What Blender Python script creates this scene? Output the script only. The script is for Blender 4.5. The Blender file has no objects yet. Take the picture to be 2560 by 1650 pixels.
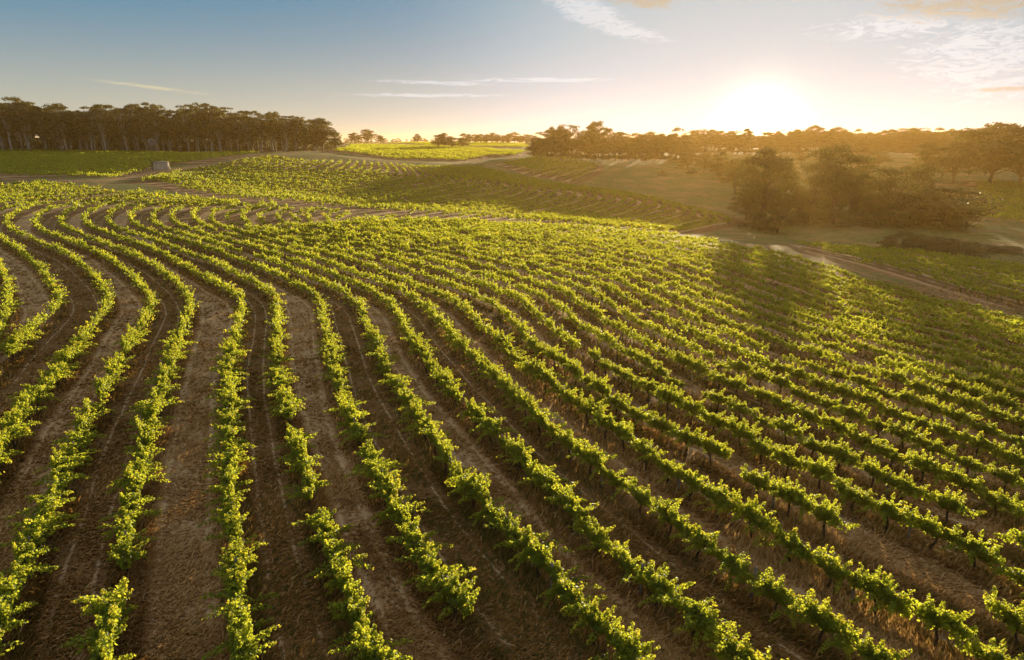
import bpy, math, random
import numpy as np
from mathutils import Vector, kdtree

# ------------------------------------------------------------------ camera, sky, sun, exposure
CAM_H, PITCH, FPX, CX, CY = 14.5, math.radians(15.4), 1706.67, 1280.0, 825.0
SUN_EL, SUN_AZ = math.radians(5.5), math.radians(19.2)      # azimuth measured from +Y towards +X
S = bpy.context.scene
COL = S.collection
cam_d = bpy.data.cameras.new('camera'); cam = bpy.data.objects.new('camera', cam_d); COL.objects.link(cam)
cam.location = (0, 0, CAM_H); cam.rotation_euler = (math.pi/2 - PITCH, 0, 0)
cam_d.sensor_width = 36; cam_d.lens = 24; cam_d.clip_start = 0.5; cam_d.clip_end = 12000
S.camera = cam
SUN_DIR = Vector((math.sin(SUN_AZ)*math.cos(SUN_EL), math.cos(SUN_AZ)*math.cos(SUN_EL), math.sin(SUN_EL)))
sd = bpy.data.lights.new('sun', 'SUN'); sun = bpy.data.objects.new('sun', sd); COL.objects.link(sun)
sd.energy = 4.8; sd.angle = math.radians(0.6); sd.color = (1.0, 0.81, 0.50)
sun.rotation_euler = SUN_DIR.to_track_quat('Z', 'Y').to_euler()
S.view_settings.view_transform = 'Standard'; S.view_settings.look = 'None'
S.view_settings.exposure = 1.12; S.view_settings.gamma = 1.0
S.render.engine = 'CYCLES'
cy = S.cycles
cy.use_denoising = True
try: cy.denoiser = 'OPENIMAGEDENOISE'
except Exception: pass
cy.max_bounces = 6; cy.diffuse_bounces = 3; cy.glossy_bounces = 2; cy.transmission_bounces = 4
cy.volume_bounces = 0; cy.transparent_max_bounces = 8; cy.caustics_reflective = False; cy.caustics_refractive = False
cy.sample_clamp_indirect = 4.0

class NT:
    """small helper for node trees"""
    def __init__(s, tree): s.t = tree; tree.nodes.clear()
    def n(s, kind, **kw):
        nd = s.t.nodes.new(kind)
        for k, v in kw.items():
            if k.startswith('i_'):
                key = k[2:]; key = int(key) if key.isdigit() else key.replace('_', ' ')
                sock = nd.inputs[key]
                if isinstance(v, bpy.types.NodeSocket): s.t.links.new(v, sock)
                else: sock.default_value = v
            else: setattr(nd, k, v)
        return nd
    def math(s, op, a, b=0.0, c=0.0, clamp=False):
        nd = s.n('ShaderNodeMath', operation=op, use_clamp=clamp)
        for i, v in enumerate((a, b, c)):
            if isinstance(v, bpy.types.NodeSocket): s.t.links.new(v, nd.inputs[i])
            else: nd.inputs[i].default_value = v
        return nd.outputs[0]
    def vmath(s, op, a, b=(0, 0, 0)):
        nd = s.n('ShaderNodeVectorMath', operation=op)
        for i, v in enumerate((a, b)):
            if isinstance(v, bpy.types.NodeSocket): s.t.links.new(v, nd.inputs[i])
            else: nd.inputs[i].default_value = v
        return nd
    def mix(s, f, a, b, blend='MIX'):
        nd = s.n('ShaderNodeMix', data_type='RGBA', blend_type=blend, clamp_factor=True)
        for i, v in ((0, f), (6, a), (7, b)):
            if isinstance(v, bpy.types.NodeSocket): s.t.links.new(v, nd.inputs[i])
            else: nd.inputs[i].default_value = v if i == 0 else (tuple(v) + (1,))[:4]
        return nd.outputs[2]
    def step(s, x, lo, hi):
        nd = s.n('ShaderNodeMapRange', interpolation_type='SMOOTHSTEP')
        s.t.links.new(x, nd.inputs[0]); nd.inputs[1].default_value = lo; nd.inputs[2].default_value = hi
        return nd.outputs[0]
    def noise(s, vec, scale, detail=3, rough=.55, dist=0.0):
        nd = s.n('ShaderNodeTexNoise', noise_dimensions='3D')
        nd.inputs['Scale'].default_value = scale; nd.inputs['Detail'].default_value = detail
        nd.inputs['Roughness'].default_value = rough; nd.inputs['Distortion'].default_value = dist
        if vec is not None: s.t.links.new(vec, nd.inputs['Vector'])
        return nd.outputs['Fac']
    def link(s, a, b): s.t.links.new(a, b)

def pix_dir(u, v):
    """direction in the world of a spot of the 2560x1650 photograph"""
    x = (np.asarray(u, float) - CX)/FPX; y = -(np.asarray(v, float) - CY)/FPX
    c, s = math.cos(PITCH), math.sin(PITCH)
    return np.stack([x, c + y*s, y*c - s + 0*x], -1)

world = bpy.data.worlds.new('World'); S.world = world; world.use_nodes = True
w = NT(world.node_tree)
sky = w.n('ShaderNodeTexSky', sky_type='NISHITA', sun_disc=False, sun_elevation=SUN_EL, sun_rotation=SUN_AZ,
          altitude=50, air_density=1.0, dust_density=1.2, ozone_density=1.6)
geo = w.n('ShaderNodeNewGeometry'); inc = w.vmath('SCALE', geo.outputs['Incoming']); inc.inputs['Scale'].default_value = -1
D = w.vmath('NORMALIZE', inc.outputs[0]).outputs[0]
sep = w.n('ShaderNodeSeparateXYZ', i_0=D)
def dirvec(u, v): return tuple(Vector(pix_dir(u, v)).normalized())
SD = dirvec(1897, 322)
dt = w.vmath('DOT_PRODUCT', D, SD).outputs['Value']
ang = w.math('ARCCOSINE', w.math('MINIMUM', dt, 0.999999))
# broad bright air round the sun, a tight core, and a band of light along the horizon
g1 = w.math('EXPONENT', w.math('MULTIPLY', w.math('POWER', w.math('DIVIDE', ang, 0.29), 2.6), -1.0))
g2 = w.math('EXPONENT', w.math('MULTIPLY', w.math('DIVIDE', ang, 0.015), -1.0))
elev = w.math('ARCSINE', sep.outputs['Z'])
azd = w.math('SUBTRACT', w.math('ARCTAN2', sep.outputs['X'], sep.outputs['Y']), SUN_AZ)
ae = w.math('ABSOLUTE', elev)
azw = w.math('EXPONENT', w.math('MULTIPLY', w.math('POWER', w.math('DIVIDE', w.math('ABSOLUTE', azd), 0.52), 2.5), -1.0))
hor = w.math('MULTIPLY', w.math('EXPONENT', w.math('MULTIPLY', ae, -13.0)), azw)
hor2 = w.math('EXPONENT', w.math('MULTIPLY', ae, -20.0))
def scol(f, c):
    nd = w.n('ShaderNodeVectorMath', operation='SCALE'); nd.inputs[0].default_value = c; w.link(f, nd.inputs['Scale']); return nd.outputs[0]
def add(*l):
    r_ = l[0]
    for q in l[1:]: r_ = w.vmath('ADD', r_, q).outputs[0]
    return r_
skyc = w.n('ShaderNodeVectorMath', operation='SCALE'); w.link(sky.outputs[0], skyc.inputs[0]); skyc.inputs['Scale'].default_value = 0.010
base = add(skyc.outputs[0], scol(g1, (0.8, 1.9, 3.4)), scol(hor2, (1.5, 1.95, 0.7)), scol(w.math('SUBTRACT', 1.0, hor2), (0.0, 0.145, 0.47)), scol(w.step(elev, .22, .8), (0.50, 0.38, 0.24)))  # last term: warm overhead glow out of view, added to lift ambient light
LIM = 0.30
base = w.vmath('DIVIDE', base, w.vmath('ADD', w.vmath('MULTIPLY', base, (1/LIM,)*3).outputs[0], (1, 1, 1)).outputs[0]).outputs[0]
base = add(base, scol(hor, (0.11, 0.15, 0.24)), scol(hor2, (0.045, 0.015, 0.0)), scol(g2, (6.0, 5.0, 3.2)))
# clouds: streaks laid out by azimuth and elevation
az = w.math('ARCTAN2', sep.outputs['X'], sep.outputs['Y'])
def cnoise(a_, e_, sc, det, dist):
    c_ = w.n('ShaderNodeCombineXYZ', i_0=w.math('MULTIPLY', az, a_), i_1=w.math('MULTIPLY', elev, e_), i_2=0.0); return w.noise(c_.outputs[0], sc, det, .68, dist)
streak = cnoise(30.0, 330.0, 1.0, 9, .8); cells = cnoise(34.0, 120.0, 1.1, 9, 1.2)
def azel(u, v):
    d = Vector(pix_dir(u, v)).normalized(); return math.atan2(d.x, d.y), math.asin(d.z)
def patch(u, v, su, sv, slope=0.0):
    a, e = azel(u, v)
    dx = w.math('SUBTRACT', az, a)
    dy = w.math('SUBTRACT', w.math('SUBTRACT', elev, e), w.math('MULTIPLY', dx, slope))
    q = w.math('ADD', w.math('POWER', w.math('ABSOLUTE', w.math('DIVIDE', dx, su)), 2.0), w.math('POWER', w.math('ABSOLUTE', w.math('DIVIDE', dy, sv)), 2.0))
    return w.math('EXPONENT', w.math('MULTIPLY', q, -1.0))
def cloud(lst, ns, lo, hi, amp=2.6):
    tot = None
    for p in lst:
        f = patch(*p); tot = f if tot is None else w.math('MAXIMUM', tot, f)
    return w.step(w.math('MULTIPLY', tot, w.math('ADD', 1.0, w.math('MULTIPLY', w.math('SUBTRACT', ns, .5), amp))), lo, hi)
c1 = cloud([(1090, 207, .10, .0035, -.02), (1060, 238, .13, .0035, 0.0), (1350, 200, .12, .004, 0)], streak, .35, 1.05, 3.4)
c2 = cloud([(1470, 30, .07, .022, -.35), (1560, 75, .07, .012, -.2)], cells, .35, .95, 3.2)
c3 = cloud([(2470, 150, .12, .060, -.1), (2250, 60, .12, .02, 0)], cells, .45, 1.1, 4.0)
g_1 = cloud([(370, 217, .085, .0028, -.10)], streak, .35, 1.1, 3.0)
g_2 = cloud([(1610, 5, .055, .010, -.1), (2430, 15, .13, .020, -.05), (2540, 222, .05, .004, 0)], cells, .40, 1.0, 3.4)
base = w.mix(w.math('MULTIPLY', c1, .5), base, (0.40, 0.42, 0.46)); base = w.mix(w.math('MULTIPLY', c2, .5), base, (0.41, 0.41, 0.43)); base = w.mix(w.math('MULTIPLY', c3, .42), base, (0.46, 0.46, 0.48))
base = w.mix(w.math('MULTIPLY', g_1, .45), base, (0.42, 0.36, 0.20)); base = w.mix(w.math('MULTIPLY', g_2, .6), base, (0.27, 0.20, 0.11))
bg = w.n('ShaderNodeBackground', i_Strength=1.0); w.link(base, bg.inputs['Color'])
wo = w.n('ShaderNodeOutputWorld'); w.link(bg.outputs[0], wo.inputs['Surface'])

# ------------------------------------------------------------------ helpers
R = np.random.default_rng(7)
def mesh_np(name, verts, tris=None, quads=None, mat=None, attrs=None, smooth=False):
    me = bpy.data.meshes.new(name)
    verts = np.ascontiguousarray(verts, np.float32)
    tris = np.zeros((0, 3), np.int32) if tris is None else np.asarray(tris, np.int32).reshape(-1, 3)
    quads = np.zeros((0, 4), np.int32) if quads is None else np.asarray(quads, np.int32).reshape(-1, 4)
    me.vertices.add(len(verts)); me.vertices.foreach_set('co', verts.ravel())
    nl = tris.size + quads.size; me.loops.add(nl)
    me.loops.foreach_set('vertex_index', np.concatenate([tris.ravel(), quads.ravel()]))
    nt, nq = len(tris), len(quads); me.polygons.add(nt + nq)
    st = np.concatenate([np.arange(nt)*3, nt*3 + np.arange(nq)*4]).astype(np.int32)
    me.polygons.foreach_set('loop_start', st)
    if smooth: me.polygons.foreach_set('use_smooth', np.ones(nt + nq, bool))
    me.update(calc_edges=True)
    for k, a in (attrs or {}).items():
        at = me.attributes.new(k, 'FLOAT', 'POINT'); at.data.foreach_set('value', np.ascontiguousarray(a, np.float32))
    if mat: me.materials.append(mat)
    return me
def link(name, data, parent=None, **props):
    o = bpy.data.objects.new(name, data); COL.objects.link(o)
    if parent: o.parent = parent
    for k, v in props.items(): o[k] = v
    return o
def thing(name, label, cat, loc, rz=0.0, group=None, scale=None):
    o = link(name, None); o.location = loc; o.rotation_euler = (0, 0, rz); o['label'] = label; o['category'] = cat
    if scale: o.scale = scale
    if group: o['group'] = group
    o.empty_display_size = .3
    return o
def unit(a): return a/np.maximum(np.linalg.norm(a, axis=-1, keepdims=True), 1e-9)
def leaves(P, N, Dr, size, lobed=False, fold=.25, ratio=.9):
    """one folded leaf per point: P centre, N normal, Dr tip direction"""
    N = unit(N); Dr = unit(Dr - N*(Dr*N).sum(-1, keepdims=True)); Sd = np.cross(N, Dr)
    s = size[:, None]
    if lobed:
        pat = [(-.45, 0, 0), (-.15, .5*ratio, fold*.5), (.3, .36*ratio, fold*.35), (.62, 0, -.08), (.3, -.36*ratio, fold*.35), (-.15, -.5*ratio, fold*.5)]
        V = np.stack([P + s*(a*Dr + b*Sd + c*N) for a, b, c in pat], 1)
        i = np.arange(len(P))[:, None]*6
        q = np.concatenate([i + [0, 3, 2, 1], i + [0, 5, 4, 3]])
        return V.reshape(-1, 3), None, q, 6
    pat = [(-.5, 0, 0), (0, .5*ratio, fold*.4), (.55, 0, 0), (0, -.5*ratio, fold*.4)]
    V = np.stack([P + s*(a*Dr + b*Sd + c*N) for a, b, c in pat], 1)
    i = np.arange(len(P))[:, None]*4
    return V.reshape(-1, 3), np.concatenate([i + [0, 2, 1], i + [0, 3, 2]]), None, 4
def tube(pts, rad, sides=6):
    pts = np.asarray(pts, float); n = len(pts); rad = np.asarray(rad, float)
    t = unit(np.gradient(pts, axis=0)); up = np.array([0.31, 0.17, 0.93]); a = unit(np.cross(t, up)); b = np.cross(t, a)
    th = np.arange(sides)/sides*2*math.pi
    V = pts[:, None] + rad[:, None, None]*(np.cos(th)[None, :, None]*a[:, None] + np.sin(th)[None, :, None]*b[:, None])
    q = []
    for i in range(n - 1):
        for k in range(sides):
            k2 = (k + 1) % sides; q.append((i*sides + k, i*sides + k2, (i + 1)*sides + k2, (i + 1)*sides + k))
    V = np.concatenate([V.reshape(-1, 3), pts[-1:], pts[:1]]); t_ = []
    for k in range(sides):
        t_.append(((n - 1)*sides + k, (n - 1)*sides + (k + 1) % sides, n*sides)); t_.append(((k + 1) % sides, k, n*sides + 1))
    return V, np.array(t_), np.array(q)
def join(parts):
    Vs, T, Q, off = [], [], [], 0
    for V, t, q in parts:
        Vs.append(V)
        if t is not None and len(t): T.append(np.asarray(t) + off)
        if q is not None and len(q): Q.append(np.asarray(q) + off)
        off += len(V)
    return np.concatenate(Vs), (np.concatenate(T) if T else None), (np.concatenate(Q) if Q else None)
ORD1 = ['', 'first', 'second', 'third', 'fourth', 'fifth', 'sixth', 'seventh', 'eighth', 'ninth', 'tenth', 'eleventh', 'twelfth', 'thirteenth',
        'fourteenth', 'fifteenth', 'sixteenth', 'seventeenth', 'eighteenth', 'nineteenth']
TENS = ['', '', 'twent', 'thirt', 'fort', 'fift', 'sixt', 'sevent', 'eight', 'ninet']
def nth(n):
    if n < 20: return ORD1[n]
    a, b = divmod(n, 10)
    return TENS[a] + 'ieth' if b == 0 else TENS[a] + 'y-' + ORD1[b]

# ------------------------------------------------------------------ materials
def mat(name):
    m = bpy.data.materials.new(name); m.use_nodes = True; return m, NT(m.node_tree)
def out(m, sh): o = m.n('ShaderNodeOutputMaterial'); m.link(sh, o.inputs['Surface'])
def leaf_mat(name, dark, mid, tip, trans, tfac=.5, rough=.45, spec=.25):
    mm, m = mat(name)
    tint = m.n('ShaderNodeAttribute', attribute_name='tint').outputs['Fac']
    oi = m.n('ShaderNodeObjectInfo')
    pos = m.n('ShaderNodeNewGeometry').outputs['Position']
    big = m.noise(pos, .6, 3)
    k = m.math('ADD', tint, m.math('MULTIPLY', m.math('SUBTRACT', big, .5), .5), clamp=True)
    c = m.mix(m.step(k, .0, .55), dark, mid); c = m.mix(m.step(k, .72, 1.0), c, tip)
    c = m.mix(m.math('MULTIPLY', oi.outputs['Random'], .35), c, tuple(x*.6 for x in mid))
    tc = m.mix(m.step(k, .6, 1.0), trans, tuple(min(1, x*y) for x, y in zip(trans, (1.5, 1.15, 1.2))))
    d = m.n('ShaderNodeBsdfPrincipled', i_Roughness=rough); m.link(c, d.inputs['Base Color']); d.inputs['Specular IOR Level'].default_value = spec
    t = m.n('ShaderNodeBsdfTranslucent'); m.link(tc, t.inputs['Color'])
    mx = m.n('ShaderNodeMixShader'); mx.inputs[0].default_value = tfac; m.link(d.outputs[0], mx.inputs[1]); m.link(t.outputs[0], mx.inputs[2])
    out(m, mx.outputs[0]); return mm
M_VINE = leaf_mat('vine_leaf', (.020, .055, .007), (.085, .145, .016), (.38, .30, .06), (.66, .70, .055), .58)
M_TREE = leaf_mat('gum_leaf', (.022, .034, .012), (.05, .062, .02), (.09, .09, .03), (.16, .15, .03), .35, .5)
M_BUSH = leaf_mat('scrub_leaf', (.05, .055, .02), (.10, .095, .04), (.2, .17, .07), (.25, .2, .06), .4, .6)
def bark(name, c1, c2, sc=3.0):
    mm, m = mat(name); tc = m.n('ShaderNodeTexCoord').outputs['Object']
    mp = m.n('ShaderNodeMapping'); m.link(tc, mp.inputs[0]); mp.inputs['Scale'].default_value = (1, 1, .25)
    n = m.noise(mp.outputs[0], sc, 5, .65); c = m.mix(m.step(n, .35, .65), c1, c2)
    b = m.n('ShaderNodeBsdfPrincipled', i_Roughness=.9); m.link(c, b.inputs['Base Color']); b.inputs['Specular IOR Level'].default_value = .1
    bp = m.n('ShaderNodeBump'); bp.inputs['Strength'].default_value = .6; bp.inputs['Distance'].default_value = .03; m.link(n, bp.inputs['Height']); m.link(bp.outputs[0], b.inputs['Normal'])
    out(m, b.outputs[0]); return mm
M_VBARK = bark('vine_bark', (.035, .024, .016), (.10, .07, .045), 18)
M_GUM = bark('gum_bark', (.18, .15, .12), (.42, .37, .31), 1.2)
M_DARKB = bark('rough_bark', (.06, .045, .033), (.13, .10, .075), 1.5)
M_POST = bark('weathered_timber', (.16, .14, .115), (.32, .28, .23), 9)
M_CONC = bark('concrete', (.36, .29, .21), (.52, .44, .33), 1.0)
M_METAL = bark('old_galvanised_steel', (.25, .22, .20), (.42, .38, .35), 2.0)

# ------------------------------------------------------------------ terrain
CTRL = [(-60, -30, 0), (60, -30, -4), (-40, 10, 0), (-10, 12, 0), (0, 28, -.1), (-20, 45, 0), (-60, 60, .2), (0, 52, -.4), (-40, 95, .3), (12, 12, -.5), (12, 30, -1.1),
        (24, 20, -2.0), (30, 40, -3.0), (50, 20, -4.0), (56, 72, -5.3), (20, 70, -2.2), (-90, 30, .5), (-120, 90, 1.5), (90, 40, -6.5), (140, 0, -8), (-160, 0, 1)]
PC = [(0, 520, 128), (0, 460, 185), (150, 447, 190), (314, 472, 165), (459, 490, 150), (597, 502, 142), (525, 540, 120), (751, 517, 136), (1100, 552, 132), (1400, 566, 132), (1680, 585, 134),
      (1800, 602, 130), (1990, 643, 112), (2187, 702, 95), (2560, 796, 80), (361, 446, 205), (602, 487, 166), (900, 513, 163), (1270, 541, 162), (1515, 563, 162), (1630, 578, 160), (1826, 556, 200),
      (1660, 491, 250), (1440, 461, 265), (1252, 419, 285), (1064, 406, 275), (800, 389, 275), (678, 384, 285), (0, 441, 215), (0, 377, 360), (300, 380, 350), (660, 384, 345), (830, 376, 330),
      (988, 402, 300), (1063, 366, 450), (1330, 394, 360), (1500, 412, 340), (1700, 420, 330), (2036, 590, 165), (2560, 674, 118), (2300, 640, 128), (2100, 545, 185), (2560, 560, 190), (2450, 453, 270), (2300, 405, 360),
      (2000, 402, 360), (2560, 388, 400), (1900, 372, 460), (2300, 370, 450), (640, 360, 900), (1280, 358, 800), (1900, 358, 900)]
for u, v, Y in PC:
    d = pix_dir(u, v); k = Y/d[1]; CTRL.append((d[0]*k, Y, CAM_H + d[2]*k))
for x, y, z in [(-700, 200, 10), (-500, 700, 13.5), (800, 200, 4), (900, 700, 13), (-900, 1800, 14), (0, 1800, 14), (900, 1800, 14), (-3000, 3000, 14), (3000, 3000, 14), (0, 3200, 14), (3000, -500, 0), (-3000, -500, 6), (-400, -200, 2), (400, -200, -10)]: CTRL.append((x, y, z))
CTRL = np.array(CTRL)
def _phi(a, b): return np.sqrt(((a[:, None, :2] - b[None, :, :2])**2).sum(-1) + 12.0**2)
_n = len(CTRL); _A = np.zeros((_n + 3, _n + 3)); _A[:_n, :_n] = _phi(CTRL, CTRL) - np.eye(_n)*1.5
_A[:_n, _n] = 1; _A[:_n, _n+1:] = CTRL[:, :2]; _A[_n:, :_n] = _A[:_n, _n:].T
_W = np.linalg.solve(_A, np.concatenate([CTRL[:, 2], [0, 0, 0]]))
def ground_z(x, y):
    x = np.asarray(x, float); shp = x.shape; p = np.stack([x.ravel(), np.asarray(y, float).ravel()], -1); res = np.empty(len(p))
    for i in range(0, len(p), 20000):
        q = p[i:i+20000]; res[i:i+20000] = _phi(q, CTRL) @ _W[:_n] + _W[_n] + q @ _W[_n+1:]
    res += .12*np.sin(p[:, 0]*.21 + 1.3*np.sin(p[:, 1]*.07))*np.sin(p[:, 1]*.17 + 1)
    return res.reshape(shp)
def to_ground(uv, h=0.0):
    """where the sight lines of spots in the photograph meet the land (h above it)"""
    uv = np.asarray(uv, float).reshape(-1, 2); d = pix_dir(uv[:, 0], uv[:, 1]); d = d/d[:, 1:2]
    Ys = np.concatenate([np.arange(6, 120, 2.0), np.arange(120, 500, 5.0), np.arange(500, 3000, 40.0)])
    f = CAM_H + d[:, None, 2]*Ys - ground_z(d[:, None, 0]*Ys, Ys + 0*d[:, None, 0]) - h
    hit = f < 0; i = np.where(hit.any(1), hit.argmax(1), len(Ys) - 1); i = np.maximum(i, 1)
    lo, hi = Ys[i-1].copy(), Ys[i].copy()
    for _ in range(14):
        mid = (lo + hi)/2; g = CAM_H + d[:, 2]*mid - ground_z(d[:, 0]*mid, mid) - h
        lo = np.where(g > 0, mid, lo); hi = np.where(g > 0, hi, mid)
    Y = (lo + hi)/2
    return np.stack([d[:, 0]*Y, Y], -1)
def project(P):
    P = np.asarray(P, float) - [0, 0, CAM_H]; c, s = math.cos(PITCH), math.sin(PITCH)
    z = P[..., 1]*c - P[..., 2]*s; y = P[..., 1]*s + P[..., 2]*c
    return CX + FPX*P[..., 0]/z, CY - FPX*y/z, z

# ------------------------------------------------------------------ vine rows
TILE = dict(a=(0, 440, 3.983), b=(500, 440, 3.983), c=(0, 750, 3.85), d=(500, 750, 3.85), e=(1000, 750, 3.85), f=(1500, 750, 3.85), g=(1960, 750, 3.85),
            m=(0, 850, 1.9244), n=(850, 850, 1.9244), o=(1660, 850, 1.9244), k=(0, 200, 2.6556), r=(800, 250, 2.6556), s=(1660, 250, 2.6556), p=(0, 0, 1))
def parse(txt):
    res, t = [], 'p'
    for tok in txt.split():
        if tok.isalpha(): t = tok; continue
        x, y = map(float, tok.split(',')); o = TILE[t]; res.append((o[0] + x/o[2], o[1] + y/o[2]))
    return np.array(res)
def resample(P, step=None, n=None):
    # Catmull-Rom through the points, then even spacing
    Q = np.concatenate([[2*P[0] - P[1]], P, [2*P[-1] - P[-2]]]); out_ = []
    for i in range(1, len(Q) - 2):
        p0, p1, p2, p3 = Q[i-1:i+3]; t = np.linspace(0, 1, 12, endpoint=False)[:, None]
        out_.append(.5*(2*p1 + (p2 - p0)*t + (2*p0 - 5*p1 + 4*p2 - p3)*t*t + (3*p1 - p0 - 3*p2 + p3)*t**3))
    C = np.concatenate(out_ + [P[-1:]]); s = np.concatenate([[0], np.cumsum(np.linalg.norm(np.diff(C, axis=0), axis=1))])
    m = n or max(2, int(s[-1]/step) + 1); q = np.linspace(0, s[-1], m)
    return np.stack([np.interp(q, s, C[:, 0]), np.interp(q, s, C[:, 1])], -1)
def smooth(P, k):
    for _ in range(k):
        P = P.copy(); P[1:-1] = .25*P[:-2] + .5*P[1:-1] + .25*P[2:]
    return P
TXT = [
 "c 0,220 40,130 90,40 a 95,1300 90,1200 70,1100 40,980 10,880 -60,800",
 "c -40,600 30,510 110,430 200,360 290,270 370,190 440,130 a 550,1290 590,1200 560,1110 500,1020 440,930 370,860 290,780 200,720 80,650 0,600 -150,540 -240,480 -230,400 -130,350 0,315 150,275 300,235 500,210 800,165 1100,128",
 "m -60,590 0,510 60,390 110,320 200,230 270,150 385,0 c 800,330 870,220 960,120 a 1010,1330 1080,1250 1080,1160 1040,1080 980,1000 900,930 830,870 740,800 630,730 500,680 380,630 260,580 150,530 80,480 75,420 130,360 200,330 280,290 400,260 560,230 800,195 1150,150 1400,140",
 "m -40,1400 20,1260 60,1150 90,1050 140,930 230,790 270,680 330,520 390,400 450,300 520,180 600,60 c 1270,340 1330,250 1400,140 a 1480,1330 1520,1250 1490,1160 1420,1080 1340,1000 1270,930 1180,870 1090,810 990,740 880,690 760,650 620,600 500,550 390,510 340,450 370,400 450,330 560,290 750,250 950,220 1300,180 1640,160",
 "m 500,1560 510,1450 540,1300 560,1180 590,950 610,850 640,700 660,590 690,500 720,400 740,300 770,230 790,160 840,30 c 1700,360 1750,250 1800,140 a 1890,1290 1890,1200 1830,1100 1750,1020 1650,950 1560,880 1450,820 1350,770 1240,720 1120,690 1000,640 880,590 760,540 650,490 600,430 640,360 720,310 850,270 1100,225 1400,200 1750,180",
 "m 1195,1560 1190,1500 1170,1400 1150,1280 1150,1170 1130,1100 1120,1000 1120,880 1110,780 1110,650 1100,560 d 280,1050 270,940 260,830 270,720 270,620 290,520 310,400 350,310 370,230 390,150 b 410,1350 420,1260 400,1180 290,1100 a 2170,1060 2050,980 1930,920 1830,860 1720,800 1600,740 1500,700 1370,660 1250,620 1120,570 1000,530 900,490 840,420 860,360 950,310 1050,270 1250,235 1600,205 1950,203",
 "n 180,1560 150,1460 110,1360 m 1680,1250 1660,1130 1620,1060 1580,960 1550,880 1500,780 1490,680 1460,580 1420,470 d 860,1120 850,1010 810,900 770,780 770,680 740,540 740,420 740,300 740,200 750,100 b 780,1290 750,1210 710,1130 620,1070 520,1020 400,970 270,910 150,840 50,790 a 1920,770 1800,730 1680,670 1540,630 1400,590 1260,540 1150,500 1080,440 1080,370 1150,310 1280,270 1500,237 1800,225 2100,220",
 "n 870,1600 800,1450 670,1400 650,1350 580,1270 520,1200 460,1100 400,1010 350,930 300,840 240,740 190,650 150,560 126,507 d 1480,1200 1440,1100 1400,1000 1370,900 1320,790 1310,680 1270,560 1260,450 1220,340 1210,240 1180,130 b 1220,1340 1210,1250 1180,1160 1100,1110 1000,1070 900,1020 780,970 650,920 530,860 400,810 260,760 100,700 a 2000,680 1900,640 1750,610 1620,570 1480,530 1380,490 1310,440 1300,380 1370,310 1500,270 1700,245 2000,232 2250,228",
 "n 1450,1560 1370,1470 1320,1420 1270,1360 1210,1290 1170,1240 1120,1170 1060,1100 1000,1040 930,1010 860,940 780,870 720,780 650,720 590,640 520,550 461,467 d 2200,1220 2130,1120 2060,1020 1990,920 1930,830 1850,720 1780,600 1720,480 1670,340 1630,240 1570,110 b 1610,1300 1560,1220 1470,1150 1370,1100 1270,1040 1160,1010 1050,970 950,930 830,870 700,820 560,770 400,730 280,690 120,640 a 1980,610 1830,570 1680,520 1570,480 1520,420 1540,350 1650,290 1800,253 2050,238 2380,234",
 "o 440,1540 370,1460 290,1400 210,1350 130,1290 n 1650,1250 1600,1220 1530,1150 1440,1080 1380,1030 1310,980 1240,930 1170,850 1080,790 1020,720 970,630 900,590 e 1200,1500 1090,1420 1020,1350 950,1270 880,1180 800,1110 720,1030 630,960 560,900 510,840 420,760 340,660 270,560 200,470 120,370 60,270 0,160 b 1970,1310 1880,1230 1790,1160 1680,1110 1570,1060 1480,1020 1370,980 1250,930 1150,890 1000,840 900,810 820,790 700,740 550,690 400,650 260,610 120,590 a 2000,540 1870,500 1750,460 1700,400 1740,340 1830,290 2000,257 2380,250",
 "o 1140,1550 1040,1490 950,1440 870,1400 780,1350 700,1290 620,1240 550,1190 470,1130 390,1090 320,1040 230,980 150,930 60,870 n 1650,880 1580,820 1500,760 1430,720 1370,670 1290,620 1200,560 1130,510 1050,440 980,380 900,310 e 1150,910 1050,830 960,760 870,690 780,590 690,490 600,420 520,330 450,250 370,160 300,70 b 2200,1220 2100,1160 2000,1110 1900,1060 1800,1015 1680,990 1560,950 1450,900 1330,855 1200,805 1000,760 870,720 740,690 600,640 450,600 300,570 a 2180,530 2060,490 1960,440 1920,380 1950,320 2050,282 2150,264 2380,262",
 "o 1750,1570 1570,1480 1470,1430 1390,1390 1300,1350 1200,1300 1090,1240 1000,1180 880,1110 770,1060 680,1000 600,945 500,890 390,830 280,755 150,675 0,580 f 500,1430 420,1385 320,1320 230,1260 100,1180 0,1105 e 1850,1070 1780,1010 1690,950 1600,880 1520,830 1420,750 1330,690 1250,620 1180,560 1090,500 1010,420 940,360 870,290 800,230 720,160 650,90 600,30 b 2370,1140 2270,1100 2150,1060 2050,1005 1920,960 1800,920 1700,870 1560,830 1450,800 1330,765 1200,735 1000,700 870,665 740,630 600,590 450,550 300,510 200,480 130,440 100,390 130,340 200,312 350,285 500,262",
]
R13 = "o 1830,1395 1732,1345 1640,1295 1560,1240 1450,1175 1320,1110 1200,1050 1080,1000 950,935 850,875 760,830 680,785 600,735 460,670 f 1150,1450 1050,1400 950,1340 850,1290 680,1200 550,1140 450,1100 300,1020 150,930 0,845 e 1830,750 1650,630 1500,530 1330,420 1190,300 1120,190 1000,100 900,0 b 2370,1010 2200,950 2000,890 1800,830 1600,775 1400,725 1200,680 1000,640 870,610 740,580 600,545 480,505 440,490"
RZ = "p 2700,832 2560,795 2453,767 2370,752 2187,702 2130,686 2093,671 2036,655 1991,643 1900,620 1855,611 1800,601 1720,589 1600,575 1500,567 1380,560 1270,554 1200,550 1100,547 1050,545"
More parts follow.
